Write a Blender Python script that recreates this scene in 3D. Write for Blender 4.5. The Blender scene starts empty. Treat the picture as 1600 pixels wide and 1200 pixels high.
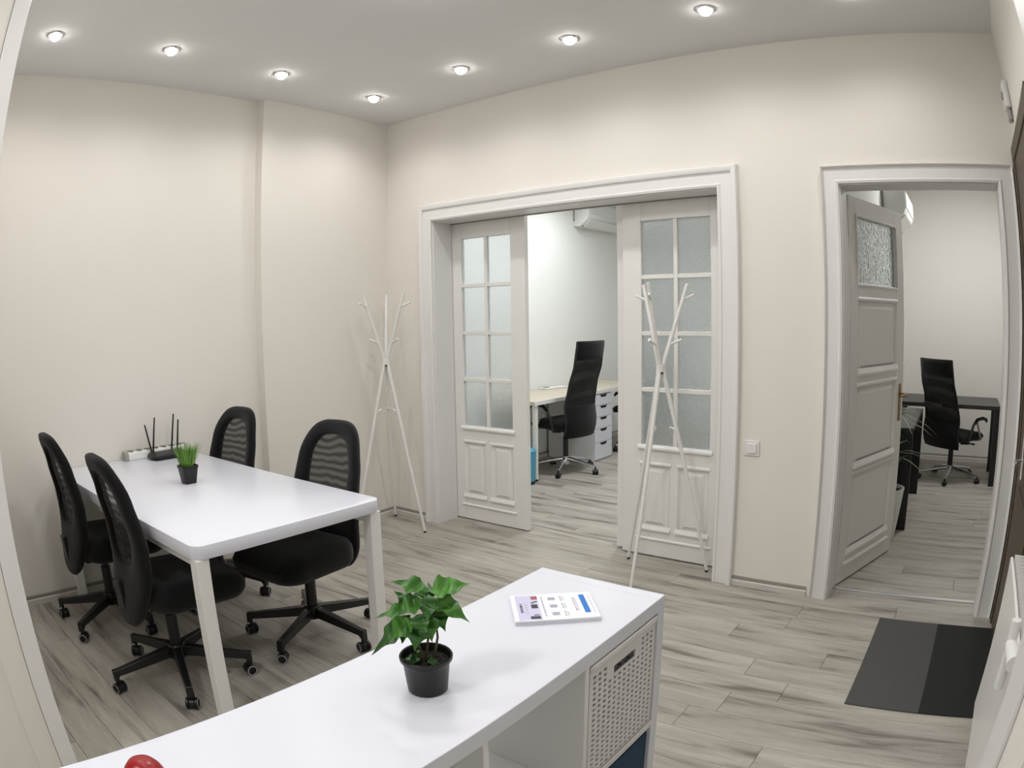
import bpy, bmesh, math, random
from math import sin, cos, pi, radians, sqrt
from mathutils import Vector, Matrix
random.seed(7)
SC = bpy.context.scene
COL = SC.collection
# ------------------------------------------------------------------ camera
H = 2.968
cam_d = bpy.data.cameras.new('camera')
cam = bpy.data.objects.new('camera', cam_d); COL.objects.link(cam)
YAW, PITCH, ROLL = 0.6480483513627263, -0.09583669294178698, -0.015364300323297296
_f = Vector((-sin(YAW)*cos(PITCH), cos(YAW)*cos(PITCH), sin(PITCH)))
_r = Vector((cos(YAW), sin(YAW), 0)); _u = _r.cross(_f)
_c, _s = cos(ROLL), sin(ROLL)
_R = _c*_r + _s*_u; _U = -_s*_r + _c*_u
M = Matrix((_R, _U, -_f)).transposed().to_4x4()
M.translation = Vector((3.851884432253387, -3.569069331471453, 1.4850559809784156))
cam.matrix_world = M
# wide clip-on lens with barrel distortion: angle off axis as a polynomial of the image radius (mm on a 36 mm wide sensor)
MMPX = 36.0/1600
cam_d.type = 'PANO'
cam_d.panorama_type = 'FISHEYE_LENS_POLYNOMIAL'
cam_d.sensor_fit = 'HORIZONTAL'
cam_d.sensor_width = 36.0
cam_d.sensor_height = 27.0
cam_d.fisheye_fov = pi
cam_d.fisheye_polynomial_k0 = 0.0
cam_d.fisheye_polynomial_k1 = -0.0009308464375238504/MMPX
cam_d.fisheye_polynomial_k2 = 2.3641362450857472e-08/MMPX**2
cam_d.fisheye_polynomial_k3 = 9.753057057387009e-11/MMPX**3
cam_d.fisheye_polynomial_k4 = -1.547487218256591e-13/MMPX**4
cam_d.clip_start = 0.02
SC.camera = cam
# ------------------------------------------------------------------ world, exposure
w = bpy.data.worlds.new('world'); SC.world = w; w.use_nodes = True
w.node_tree.nodes['Background'].inputs[0].default_value = (.8, .85, .9, 1)
w.node_tree.nodes['Background'].inputs[1].default_value = .3
SC.view_settings.view_transform = 'Standard'
SC.view_settings.look = 'None'
SC.view_settings.exposure = 0.0
SC.view_settings.gamma = 1.0
SC.view_settings.use_curve_mapping = False
SC.cycles.max_bounces = 8
SC.cycles.transmission_bounces = 6
SPOT_W = 9.7        # each recessed downlight
DOME_W = 12.0       # round ceiling lamp of the main room
OFFICE_W = 34.0     # ceiling lamps of the two rooms behind
STUDY_W = 21.0
OFFICE_WASH_W = 30.0  # added downlights, brighten the office wall more than its floor
REAR_FILL_W = 22.0       # added fill lamp behind the camera, brightens camera-side faces

# ------------------------------------------------------------------ materials
def lin(c):
    if isinstance(c, str):
        c = [int(c[i:i+2], 16)/255 for i in (0, 2, 4)]
    return tuple((x/12.92 if x <= .04045 else ((x+.055)/1.055)**2.4) for x in c) + (1,)
MATS = {}
def mat(name, color, rough=.5, metal=0., noise=0., nscale=20., bump=0., bscale=200., coat=0., spec=.5, emit=None, estr=0., sheen=0.):
    if name in MATS: return MATS[name]
    m = bpy.data.materials.new(name); m.use_nodes = True
    nt = m.node_tree; b = nt.nodes['Principled BSDF']
    col = lin(color)
    b.inputs['Base Color'].default_value = col
    b.inputs['Roughness'].default_value = rough
    b.inputs['Metallic'].default_value = metal
    b.inputs['Specular IOR Level'].default_value = spec
    if coat: b.inputs['Coat Weight'].default_value = coat; b.inputs['Coat Roughness'].default_value = .15
    if sheen: b.inputs['Sheen Weight'].default_value = sheen
    if emit:
        b.inputs['Emission Color'].default_value = lin(emit); b.inputs['Emission Strength'].default_value = estr
    tc = nt.nodes.new('ShaderNodeTexCoord')
    if noise:
        n = nt.nodes.new('ShaderNodeTexNoise'); n.inputs['Scale'].default_value = nscale; n.inputs['Detail'].default_value = 4
        nt.links.new(tc.outputs['Object'], n.inputs['Vector'])
        mx = nt.nodes.new('ShaderNodeMix'); mx.data_type = 'RGBA'
        mx.inputs[6].default_value = tuple(x*(1-noise) for x in col[:3])+(1,)
        mx.inputs[7].default_value = tuple(min(1, x*(1+noise)) for x in col[:3])+(1,)
        nt.links.new(n.outputs['Fac'], mx.inputs[0]); nt.links.new(mx.outputs[2], b.inputs['Base Color'])
    if bump:
        n2 = nt.nodes.new('ShaderNodeTexNoise'); n2.inputs['Scale'].default_value = bscale; n2.inputs['Detail'].default_value = 3
        nt.links.new(tc.outputs['Object'], n2.inputs['Vector'])
        bp = nt.nodes.new('ShaderNodeBump'); bp.inputs['Strength'].default_value = bump; bp.inputs['Distance'].default_value = .01
        nt.links.new(n2.outputs['Fac'], bp.inputs['Height']); nt.links.new(bp.outputs['Normal'], b.inputs['Normal'])
    MATS[name] = m
    return m

WALL = mat('wall_paint', (.905, .888, .858), .7, noise=.012, nscale=3, bump=.05, bscale=260, spec=.3)
CEIL = mat('ceiling_paint', (.90, .90, .895), .8, noise=.01, nscale=2, spec=.2)
OFFW = mat('office_wall_paint', (.93, .935, .92), .7, noise=.01, nscale=3, spec=.3)
TRIM = mat('trim_gloss', (.90, .895, .885), .38, noise=.01, nscale=6, bump=.03, bscale=90)
DOORP = mat('door_paint', (.905, .90, .885), .42, noise=.012, nscale=6, bump=.03, bscale=80)
SKIRT = mat('skirting_laminate', (.80, .785, .755), .45, noise=.05, nscale=12)
SKIRTD = mat('skirting_groove', (.56, .54, .51), .5, noise=.05, nscale=12)
LAM = mat('white_laminate', (.865, .872, .905), .28, noise=.006, nscale=4, spec=.45)
LAMS = mat('white_foil', (.90, .90, .90), .35, noise=.008, nscale=5)
WMET = mat('white_metal', (.90, .895, .88), .35, noise=.01, nscale=10)
BLKF = mat('black_fabric', (.052, .054, .058), .92, noise=.25, nscale=300, bump=.25, bscale=900, sheen=.15, spec=.2)
BLKP = mat('black_plastic', (.075, .075, .08), .42, noise=.08, nscale=30)
BLKM = mat('black_metal', (.085, .083, .085), .36, noise=.06, nscale=30)
WHEELG = mat('grey_wheel_ring', (.62, .62, .63), .4, noise=.03)
CHROME = mat('chrome', (.80, .80, .81), .18, 1.0, noise=.02)
POTB = mat('black_pot', (.055, .058, .058), .38, noise=.1, nscale=40, bump=.08, bscale=60)
SOIL = mat('soil', (.12, .095, .075), .95, noise=.6, nscale=160, bump=1., bscale=140)
STEM = mat('stem', (.30, .27, .18), .6, noise=.15, nscale=60)
WPLA = mat('white_plastic', (.90, .90, .89), .35, noise=.008)
BASK = mat('basket_plastic', (.86, .855, .85), .5, noise=.02, nscale=50)
TEAL = mat('teal_box', (.095, .235, .325), .75, noise=.1, nscale=200, bump=.1, bscale=500)
RED = mat('red_glaze', (.60, .05, .085), .3, noise=.3, nscale=25)
MATG = mat('mat_grey_rib', (.345, .345, .34), .95, noise=.16, nscale=420, bump=.6, bscale=600)
MATB = mat('mat_black_rib', (.155, .16, .155), .95, noise=.2, nscale=420, bump=.6, bscale=600)
DARKW = mat('dark_brown_door', (.30, .245, .175), .45, noise=.2, nscale=14)
DARKD = mat('black_brown_desk', (.16, .145, .135), .38, noise=.15, nscale=14)
OAKT = mat('oak_desk_top', (.80, .76, .69), .45, noise=.06, nscale=9)
BLUE = mat('blue_bin', (.30, .60, .72), .4, noise=.03)
GREYP = mat('grey_plastic', (.62, .615, .60), .45, noise=.05, nscale=40)
BRASS = mat('brass', (.55, .45, .28), .35, .9, noise=.08, nscale=30)
PAPER = mat('paper', (.93, .93, .955), .6, noise=.004)
LAV = mat('print_lavender', (.80, .785, .885), .6, noise=.01)
PBLU = mat('print_blue', (.16, .47, .79), .6, noise=.05)
PBLK = mat('print_black', (.22, .22, .25), .6, noise=.2, nscale=300)
PGRY = mat('print_grey', (.66, .66, .72), .6, noise=.1, nscale=300)
PRED = mat('print_red', (.62, .34, .33), .6, noise=.3, nscale=300)
STEEL = mat('steel', (.82, .82, .82), .3, .8, noise=.03)
GAPSHADE = mat('gap_shade', (.06, .055, .05), .8, noise=.05)  # near-black colour standing in for shade inside openings
GRASS = mat('grass_blade', (.40, .58, .20), .5, noise=.35, nscale=60)
PLANTD = mat('palm_leaf', (.36, .43, .31), .5, noise=.25, nscale=30)
LENS = mat('lamp_lens', (1, 1, 1), .4, noise=.001, emit=(1, .985, .97), estr=28.)
DOME = mat('lamp_dome', (1, 1, 1), .4, noise=.001, emit=(.97, .98, 1.), estr=9.)

def leaf_material():
    m = bpy.data.materials.new('leaf_green'); m.use_nodes = True; nt = m.node_tree; b = nt.nodes['Principled BSDF']
    tc = nt.nodes.new('ShaderNodeTexCoord'); n = nt.nodes.new('ShaderNodeTexNoise'); n.inputs['Scale'].default_value = 55; n.inputs['Detail'].default_value = 3
    nt.links.new(tc.outputs['Object'], n.inputs['Vector'])
    oi = nt.nodes.new('ShaderNodeObjectInfo')
    ad = nt.nodes.new('ShaderNodeMath'); ad.operation = 'MULTIPLY_ADD'; ad.inputs[1].default_value = .6; nt.links.new(n.outputs['Fac'], ad.inputs[0])
    m2 = nt.nodes.new('ShaderNodeMath'); m2.operation = 'MULTIPLY'; m2.inputs[1].default_value = .55; nt.links.new(oi.outputs['Random'], m2.inputs[0]); nt.links.new(m2.outputs[0], ad.inputs[2])
    r = nt.nodes.new('ShaderNodeValToRGB'); r.color_ramp.elements[0].position = .2; r.color_ramp.elements[1].position = .95
    r.color_ramp.elements[0].color = lin((.12, .29, .095)); r.color_ramp.elements[1].color = lin((.29, .53, .14))
    nt.links.new(ad.outputs[0], r.inputs[0]); nt.links.new(r.outputs[0], b.inputs['Base Color'])
    b.inputs['Roughness'].default_value = .42
    b.inputs['Subsurface Weight'].default_value = 0
    return m
LEAF = leaf_material()

def floor_material():
    m = bpy.data.materials.new('grey_oak_laminate'); m.use_nodes = True; nt = m.node_tree; b = nt.nodes['Principled BSDF']
    N = nt.nodes.new; L = nt.links.new
    geo = N('ShaderNodeNewGeometry'); oi = N('ShaderNodeObjectInfo')
    off = N('ShaderNodeVectorMath'); off.operation = 'MULTIPLY_ADD'
    cmb = N('ShaderNodeCombineXYZ'); L(oi.outputs['Random'], cmb.inputs[0]); L(oi.outputs['Random'], cmb.inputs[1]); L(oi.outputs['Random'], cmb.inputs[2])
    off.inputs[1].default_value = (37., 11., 53.); L(cmb.outputs[0], off.inputs[0]); L(geo.outputs['Position'], off.inputs[2])
    def noise(scale, detail, rough=.5, dist=0.):
        mp = N('ShaderNodeMapping'); mp.inputs['Scale'].default_value = scale; L(off.outputs[0], mp.inputs[0])
        n = N('ShaderNodeTexNoise'); n.inputs['Scale'].default_value = 1.; n.inputs['Detail'].default_value = detail; n.inputs['Roughness'].default_value = rough; n.inputs['Distortion'].default_value = dist
        L(mp.outputs[0], n.inputs['Vector']); return n
    streak = noise((1.7, 14., 1.), 4, .55, .6)
    grain = noise((9., 170., 1.), 3, .6, .1)
    cross = noise((120., 9., 1.), 2, .5)
    r = N('ShaderNodeValToRGB'); e = r.color_ramp.elements
    e[0].position = .30; e[0].color = lin((.45, .43, .40)); e[1].position = .64; e[1].color = lin((.71, .69, .65))
    x = e.new(.44); x.color = lin((.64, .617, .578))
    L(streak.outputs['Fac'], r.inputs[0])
    g = N('ShaderNodeMapRange'); g.inputs[1].default_value = .3; g.inputs[2].default_value = .7; g.inputs[3].default_value = .88; g.inputs[4].default_value = 1.08; L(grain.outputs['Fac'], g.inputs[0])
    c2 = N('ShaderNodeMapRange'); c2.inputs[1].default_value = .3; c2.inputs[2].default_value = .7; c2.inputs[3].default_value = .975; c2.inputs[4].default_value = 1.02; L(cross.outputs['Fac'], c2.inputs[0])
    rv = N('ShaderNodeMapRange'); rv.inputs[3].default_value = .93; rv.inputs[4].default_value = 1.06; L(oi.outputs['Random'], rv.inputs[0])
    p1 = N('ShaderNodeMath'); p1.operation = 'MULTIPLY'; L(g.outputs[0], p1.inputs[0]); L(rv.outputs[0], p1.inputs[1])
    p2 = N('ShaderNodeMath'); p2.operation = 'MULTIPLY'; L(p1.outputs[0], p2.inputs[0]); L(c2.outputs[0], p2.inputs[1])
    vm = N('ShaderNodeVectorMath'); vm.operation = 'SCALE'; L(r.outputs[0], vm.inputs[0]); L(p2.outputs[0], vm.inputs['Scale'])
    L(vm.outputs[0], b.inputs['Base Color'])
    b.inputs['Roughness'].default_value = .46; b.inputs['Specular IOR Level'].default_value = .3
    bp = N('ShaderNodeBump'); bp.inputs['Strength'].default_value = .06; bp.inputs['Distance'].default_value = .004; L(grain.outputs['Fac'], bp.inputs['Height']); L(bp.outputs[0], b.inputs['Normal'])
    return m
FLOORM = floor_material()

def glass_material(name, scale, col, rough, bump):
    m = bpy.data.materials.new(name); m.use_nodes = True; nt = m.node_tree; b = nt.nodes['Principled BSDF']
    b.inputs['Base Color'].default_value = lin(col); b.inputs['Roughness'].default_value = rough
    b.inputs['Transmission Weight'].default_value = .93; b.inputs['IOR'].default_value = 1.3
    tc = nt.nodes.new('ShaderNodeTexCoord'); v = nt.nodes.new('ShaderNodeTexVoronoi'); v.inputs['Scale'].default_value = scale; v.feature = 'SMOOTH_F1'
    nt.links.new(tc.outputs['Object'], v.inputs['Vector'])
    n = nt.nodes.new('ShaderNodeTexNoise'); n.inputs['Scale'].default_value = scale*.7; nt.links.new(tc.outputs['Object'], n.inputs['Vector'])
    ad = nt.nodes.new('ShaderNodeMath'); nt.links.new(v.outputs['Distance'], ad.inputs[0]); nt.links.new(n.outputs['Fac'], ad.inputs[1])
    bp = nt.nodes.new('ShaderNodeBump'); bp.inputs['Strength'].default_value = bump; bp.inputs['Distance'].default_value = .006
    nt.links.new(ad.outputs[0], bp.inputs['Height']); nt.links.new(bp.outputs[0], b.inputs['Normal'])
    return m
GLASS = glass_material('frosted_pane', 95, (.905, .92, .925), .34, .5)
GLASS2 = glass_material('hammered_pane', 60, (.93, .95, .96), .12, .8)

def mesh_fabric(name, dens, scale, dirv):
    m = bpy.data.materials.new(name); m.use_nodes = True; nt = m.node_tree; b = nt.nodes['Principled BSDF']; out = nt.nodes['Material Output']
    b.inputs['Base Color'].default_value = lin((.06, .06, .065)); b.inputs['Roughness'].default_value = .8
    tc = nt.nodes.new('ShaderNodeTexCoord'); wv = nt.nodes.new('ShaderNodeTexWave'); wv.bands_direction = dirv; wv.inputs['Scale'].default_value = scale; wv.inputs['Distortion'].default_value = 9.; wv.inputs['Detail'].default_value = 1.5; wv.inputs['Detail Scale'].default_value = .6
    nt.links.new(tc.outputs['Object'], wv.inputs['Vector'])
    mr = nt.nodes.new('ShaderNodeMapRange'); mr.inputs[3].default_value = dens-.09; mr.inputs[4].default_value = min(1, dens+.09)
    nt.links.new(wv.outputs['Fac'], mr.inputs[0])
    tr = nt.nodes.new('ShaderNodeBsdfTransparent'); mx = nt.nodes.new('ShaderNodeMixShader')
    nt.links.new(mr.outputs[0], mx.inputs[0]); nt.links.new(tr.outputs[0], mx.inputs[1]); nt.links.new(b.outputs[0], mx.inputs[2]); nt.links.new(mx.outputs[0], out.inputs['Surface'])
    return m
NET = mesh_fabric('chair_net', .85, 9., 'Z')
NET2 = mesh_fabric('chair_net_fine', .93, 2.2, 'Z')

# ------------------------------------------------------------------ mesh helpers
class MB:
    def __init__(s): s.v = []; s.f = []
    def add(s, vs, fs):
        o = len(s.v); s.v += [tuple(v) for v in vs]; s.f += [tuple(i+o for i in f) for f in fs]; return s
    def box(s, x0, x1, y0, y1, z0, z1, mtx=None):
        vs = [Vector((x, y, z)) for x in (x0, x1) for y in (y0, y1) for z in (z0, z1)]
        if mtx: vs = [mtx @ v for v in vs]
        return s.add(vs, [(0,1,3,2), (4,6,7,5), (0,4,5,1), (2,3,7,6), (0,2,6,4), (1,5,7,3)])
    def tube(s, path, rad, n=12, cap=True, up=None):
        P = [Vector(p) for p in path]; R = rad if isinstance(rad, (list, tuple)) else [rad]*len(P)
        base = len(s.v); prev = None
        for i, p in enumerate(P):
            t = (P[min(i+1, len(P)-1)]-P[max(i-1, 0)]).normalized()
            if prev is None:
                a = Vector((0, 0, 1)) if abs(t.z) < .9 else Vector((1, 0, 0))
                u = t.cross(a).normalized()
            else:
                u = (prev - t*prev.dot(t)).normalized()
            prev = u; vv = t.cross(u)
            for k in range(n):
                an = 2*pi*k/n; s.v.append(tuple(p + R[i]*(cos(an)*u + sin(an)*vv)))
        for i in range(len(P)-1):
            for k in range(n):
                a = base+i*n+k; b2 = base+i*n+(k+1) % n
                s.f.append((a, b2, b2+n, a+n))
        if cap:
            s.f.append(tuple(base+k for k in range(n))[::-1]); s.f.append(tuple(base+(len(P)-1)*n+k for k in range(n)))
        return s
    def lathe(s, prof, n=32, c=(0, 0, 0), axis='z', close=False):
        base = len(s.v)
        for (r, h) in prof:
            for k in range(n):
                a = 2*pi*k/n
                q = (r*cos(a), r*sin(a), h)
                if axis == 'x': q = (h, q[0], q[1])
                if axis == 'y': q = (q[1], h, q[0])
                s.v.append((q[0]+c[0], q[1]+c[1], q[2]+c[2]))
        m = len(prof)
        for i in range(m-1 if not close else m):
            for k in range(n):
                i2 = (i+1) % m
                s.f.append((base+i*n+k, base+i*n+(k+1) % n, base+i2*n+(k+1) % n, base+i2*n+k))
        if not close:
            s.f.append(tuple(base+k for k in range(n))[::-1]); s.f.append(tuple(base+(m-1)*n+k for k in range(n)))
        return s
    def prism(s, poly, lo, hi, axis='z'):
        n = len(poly)
        def P(a, b, h): return {'z': (a, b, h), 'y': (a, h, b), 'x': (h, a, b)}[axis]
        vs = [P(a, b, lo) for a, b in poly]+[P(a, b, hi) for a, b in poly]
        return s.add(vs, [tuple(range(n))[::-1], tuple(range(n, 2*n))]+[(i, (i+1) % n, n+(i+1) % n, n+i) for i in range(n)])
    def build(s, name, m, parent=None, smooth=35, bevel=0, seg=2, loc=None, rz=None, kind=None):
        me = bpy.data.meshes.new(name); me.from_pydata(s.v, [], s.f)
        bm = bmesh.new(); bm.from_mesh(me)
        bmesh.ops.recalc_face_normals(bm, faces=bm.faces)
        if bevel:
            ed = [e for e in bm.edges if len(e.link_faces) == 2 and e.calc_face_angle(0) > .5]
            bmesh.ops.bevel(bm, geom=ed, offset=bevel, segments=seg, affect='EDGES', clamp_overlap=True, profile=.5)
        bm.to_mesh(me); bm.free()
        if smooth:
            for p in me.polygons: p.use_smooth = True
            me.set_sharp_from_angle(angle=radians(smooth))
        me.materials.append(m)
        o = bpy.data.objects.new(name, me); COL.objects.link(o)
        if parent: o.parent = parent
        if loc: o.location = loc
        if rz is not None: o.rotation_euler = (0, 0, rz)
        if kind: o['kind'] = kind
        return o

def tag(o, label, cat, group=None):
    o['label'] = label; o['category'] = cat
    if group: o['group'] = group
    return o
def thing(name, label, cat, loc=(0, 0, 0), rz=0, group=None):
    o = bpy.data.objects.new(name, None); COL.objects.link(o); o.empty_display_size = .1
    o.location = loc; o.rotation_euler = (0, 0, rz)
    return tag(o, label, cat, group)
def struct(name, loc=(0, 0, 0), rz=0):
    o = bpy.data.objects.new(name, None); COL.objects.link(o); o.location = loc; o.rotation_euler = (0, 0, rz); o['kind'] = 'structure'; return o
def copy_tree(o, parent=None):
    c = o.copy(); COL.objects.link(c); c.parent = parent
    for ch in list(o.children): copy_tree(ch, c)
    return c
def wall(name, mb, m=WALL): return mb.build(name, m, smooth=0, kind='structure')

# ------------------------------------------------------------------ the shell
XR = 4.212      # right wall face
XL = -0.0785    # recessed left wall face
YP = -1.113     # start of the projecting part of the left wall
WT = .19        # thickness of the wall with the doors
YB = -5.2
O1L, O1R, O1T = .468, 2.556, 2.178     # wide opening
O2L, O2R, O2T = 3.222, 4.092, 2.155    # single opening
wall('wall_left', MB().prism([(-.45, YB), (XL, YB), (XL, YP), (0, YP), (0, .0), (-.45, .0)], 0, H))
wall('wall_back', MB().prism([(-.45, 0), (O1L, 0), (O1L, O1T), (O1R, O1T), (O1R, 0), (O2L, 0), (O2L, O2T), (O2R, O2T), (O2R, 0), (4.75, 0), (4.75, H), (-.45, H)], 0, WT, 'y'))
wall('wall_right', MB().box(XR, 4.5, YB, 0, 0, H))
wall('wall_rear', MB().box(XL, XR, YB-.2, YB, 0, H))
JX, JY = 1.75, -3.217
wall('wall_near_left', MB().box(XL, JX, JY-.32, JY, 0, H))
RX, RY = 4.024, -2.55
wall('wall_near_right', MB().box(RX, XR, RY-.32, RY, 0, H))
# rooms behind
wall('wall_office_left', MB().box(-.45, -.27, WT, 4.75, 0, H), OFFW)
wall('wall_office_far', MB().box(-.27, 2.86, 4.6, 4.75, 0, H), OFFW)
wall('wall_partition', MB().box(2.86, 3.195, WT, 4.75, 0, H), OFFW)
wall('wall_study_far', MB().box(3.195, 4.75, 4.25, 4.4, 0, H), WALL)
wall('wall_study_right', MB().box(4.62, 4.75, WT, 4.25, 0, H), WALL)
MB().box(-.45, 4.75, YB-.2, 4.75, H, H+.12).build('ceiling', CEIL, smooth=0, kind='structure')
fl = MB().box(-.45, 4.75, YB-.2, 4.75, -.12, -.009).build('floor', FLOORM, smooth=0, kind='structure')
# laminate planks, laid along the back wall
PW, PL = .166, 1.285
fixed = {(-.476): 3.115, (-.642): 2.89, (-1.14): 3.29, (-1.472): 2.98}
row = 0
y = -.31 - PW*20
rng = random.Random(3)
while y < 4.3:
    y1 = y+PW
    st = rng.uniform(0, PL)
    for k, xj in fixed.items():
        if abs(y-k) < .02: st = (xj+.3) % PL
    x = -.3-PL+st
    while x < 4.7:
        a, b = max(x, -.30), min(x+PL, 4.66)
        # each room keeps what shows of its floor
        if b-a > .03:
            MB().box(a+.0006, b-.0006, y+.0006, y1-.0006, -.0088, 0).build('plank', FLOORM, fl, smooth=0, bevel=.0011, seg=1)
        x += PL
    y = y1; row += 1

# skirting boards
def skirting(name, p0, p1, nrm):
    p0 = Vector(p0); p1 = Vector(p1); d = (p1-p0); L = d.length; ang = math.atan2(d.y, d.x)
    r = struct(name, (p0.x, p0.y, 0), ang)
    sg = 1 if Vector((-d.y, d.x)).dot(Vector(nrm)) > 0 else -1
    MB().prism([(0, 0), (sg*.016, 0), (sg*.016, .030), (sg*.011, .034), (sg*.011, .036), (0, .036)], 0, L, 'x').build('board', SKIRT, r, smooth=0)
    MB().prism([(0, .036), (sg*.009, .036), (sg*.007, .052), (0, .055)], 0, L, 'x').build('top_strip', SKIRTD, r, smooth=0)
skirting('baseboard_left', (XL, JY), (XL, YP), (1, 0))
skirting('baseboard_left_front', (0, YP), (0, 0), (1, 0))
skirting('baseboard_left_return', (XL, YP), (0, YP), (0, -1))
skirting('baseboard_back', (0, 0), (.345, 0), (0, -1))
skirting('baseboard_back_middle', (2.672, 0), (3.105, 0), (0, -1))
skirting('baseboard_office_left', (-.27, WT), (-.27, 4.6), (1, 0))
skirting('baseboard_study_far', (3.195, 4.25), (4.62, 4.25), (0, -1))
skirting('baseboard_right', (XR, -1.12), (XR, RY), (-1, 0))

# door casings: moulded boards mitred round an opening in wall_back, with a lining
def casing(name, xl, xr, zt, wd, depth_lining):
    r = struct(name)
    prof = [(0, 0), (0, .020), (.012, .024), (.02, .017), (.078, .017), (.082, .028), (.098, .034), (.110, .034), (wd, .026), (wd, 0)]  # (distance from the opening, thickness)
    prof = [(min(a, wd), t) for a, t in prof]
    def piece(nm, pts):  # pts: for each profile point two 3D ends
        n = len(prof); vs = [p[0] for p in pts]+[p[1] for p in pts]
        MB().add(vs, [tuple(range(n)), tuple(range(n, 2*n))[::-1]]+[(i, (i+1) % n, n+(i+1) % n, n+i) for i in range(n)]).build(nm, TRIM, r, smooth=30)
    g = .0
    piece('casing_upright', [((xl-a, -t-g, 0), (xl-a, -t-g, zt+a)) for a, t in prof])
    piece('casing_upright', [((xr+a, -t-g, 0), (xr+a, -t-g, zt+a)) for a, t in prof])
    piece('casing_head', [((xl-a, -t-g, zt+a), (xr+a, -t-g, zt+a)) for a, t in prof])
    e = .006
    MB().box(xl, xl+e, 0, depth_lining, 0, zt-e).build('lining', TRIM, r, smooth=0)
    MB().box(xr-e, xr, 0, depth_lining, 0, zt-e).build('lining', TRIM, r, smooth=0)
    MB().box(xl, xr, 0, depth_lining, zt-e, zt).build('lining', TRIM, r, smooth=0)
    return r
t1 = casing('trim_1', O1L, O1R, O1T, .116, WT)
MB().box(O1L+.006, O1R-.006, WT-.012, WT, O1T-.013, O1T-.006).build('track', SKIRTD, t1, smooth=0)
t2 = casing('trim_2', O2L, O2R, O2T, .089, WT)
MB().box(O2L+.006, O2R-.006, WT-.025, WT+.005, 0, .007).build('threshold_strip', STEEL, t2, smooth=0, bevel=.002)
# jamb boards of the wide opening the picture is taken through
t3 = struct('trim_3')
MB().box(JX, JX+.012, JY-.058, JY+.006, 0, H).build('jamb_board', TRIM, t3, smooth=0, bevel=.003)
MB().box(JX, JX+.006, JY-.15, JY-.06, 0, H).build('jamb_strip', WALL, t3, smooth=0, bevel=.002)
t4 = struct('trim_4')
MB().box(RX-.010, RX, RY-.145, RY+.006, 0, H).build('jamb_board', TRIM, t4, smooth=0, bevel=.003)

# ------------------------------------------------------------------ doors
def raised_panel(mb_list, x0, x1, z0, z1, y, parent, m=DOORP):
    """recessed field with a raised centre, y = front plane of the frame"""
    b = MB()
    d = .012; e = .030
    o = [(x0, z0), (x1, z0), (x1, z1), (x0, z1)]
    i1 = [(x0+.012, z0+.012), (x1-.012, z0+.012), (x1-.012, z1-.012), (x0+.012, z1-.012)]
    i2 = [(x0+e, z0+e), (x1-e, z0+e), (x1-e, z1-e), (x0+e, z1-e)]
    lv = [(o, y), (i1, y+d), (i2, y+d), ([(x0+e+.018, z0+e+.018), (x1-e-.018, z0+e+.018), (x1-e-.018, z1-e-.018), (x0+e+.018, z1-e-.018)], y+.003)]
    vs = []
    for pts, yy in lv: vs += [(a, yy, c) for a, c in pts]
    fs = []
    for k in range(3):
        for j in range(4): fs.append((k*4+j, k*4+(j+1) % 4, (k+1)*4+(j+1) % 4, (k+1)*4+j))
    fs.append((12, 13, 14, 15))
    nb = len(vs); vs += [(a, y+.030, c) for a, c in o]
    for j in range(4): fs.append((j, nb+j, nb+(j+1) % 4, (j+1) % 4))
    fs.append((nb+3, nb+2, nb+1, nb))
    b.add(vs, fs).build('panel', m, parent, smooth=0)

def glazed_leaf(name, x0, y0, width=.69, gap=.008, top=2.235):
    """leaf with eight panes over two panels; local x to the right, y = depth"""
    r = struct(name, (x0, y0, 0))
    T = .040; s = .123; W = width
    gz0, gz1 = .705, 2.058
    bx = lambda nm, a, b, c, d, y0=0, y1=T, bv=.002: MB().box(a, b, y0, y1, c, d).build(nm, DOORP, r, smooth=0, bevel=bv, seg=1)
    bx('stile', 0, s, gap, top); bx('stile', W-s, W, gap, top)
    bx('top_rail', s, W-s, gz1, top); bx('lock_rail', s, W-s, .592, gz0); bx('bottom_rail', s, W-s, gap, .18)
    mid = W/2
    bx('mullion', mid-.028, mid+.028, .18, .592)
    # glazing bars
    bar = .026
    bx('glazing_bar', mid-bar/2, mid+bar/2, gz0, gz1, .004, T-.004)
    ch = (gz1-gz0)/4
    for k in range(1, 4):
        z = gz0+ch*k
        bx('glazing_bar', s, mid-bar/2, z-bar/2, z+bar/2, .004, T-.004); bx('glazing_bar', mid+bar/2, W-s, z-bar/2, z+bar/2, .004, T-.004)
    # sill moulding under the glass and drip moulding
    MB().prism([(-.016, gz0-.022), (-.016, gz0-.010), (0, gz0+.004), (0, gz0-.022)], s-.02, W-s+.02, 'x').build('sill_moulding', DOORP, r, smooth=0)
    MB().prism([(-.010, .112), (-.010, .118), (0, .126), (0, .108)], s-.03, W-s+.03, 'x').build('drip_moulding', DOORP, r, smooth=0)
    for a, b in ((s, mid-.028), (mid+.028, W-s)):
        raised_panel(None, a, b, .18, .592, 0, r)
        MB().prism([(-.013, .172), (-.013, .180), (0, .204), (0, .172)], a-.012, b+.012, 'x').build('panel_sill', DOORP, r, smooth=0)
        MB().prism([(-.006, .586), (-.006, .596), (0, .604), (0, .584)], a-.008, b+.008, 'x').build('panel_bead', DOORP, r, smooth=0)
    for c in range(2):
        xa, xb = ((s, mid-bar/2), (mid+bar/2, W-s))[c]
        for k in range(4):
            za = gz0+ch*k+(bar/2 if k else 0); zb = gz0+ch*(k+1)-(bar/2 if k < 3 else 0)
            MB().box(xa-.004, xb+.004, .017, .022, za-.004, zb+.004).build('pane', GLASS, r, smooth=0)
    return r
d1 = glazed_leaf('door_1', .434, WT+.006)
d2 = glazed_leaf('door_2', 1.862, WT+.006)
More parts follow.
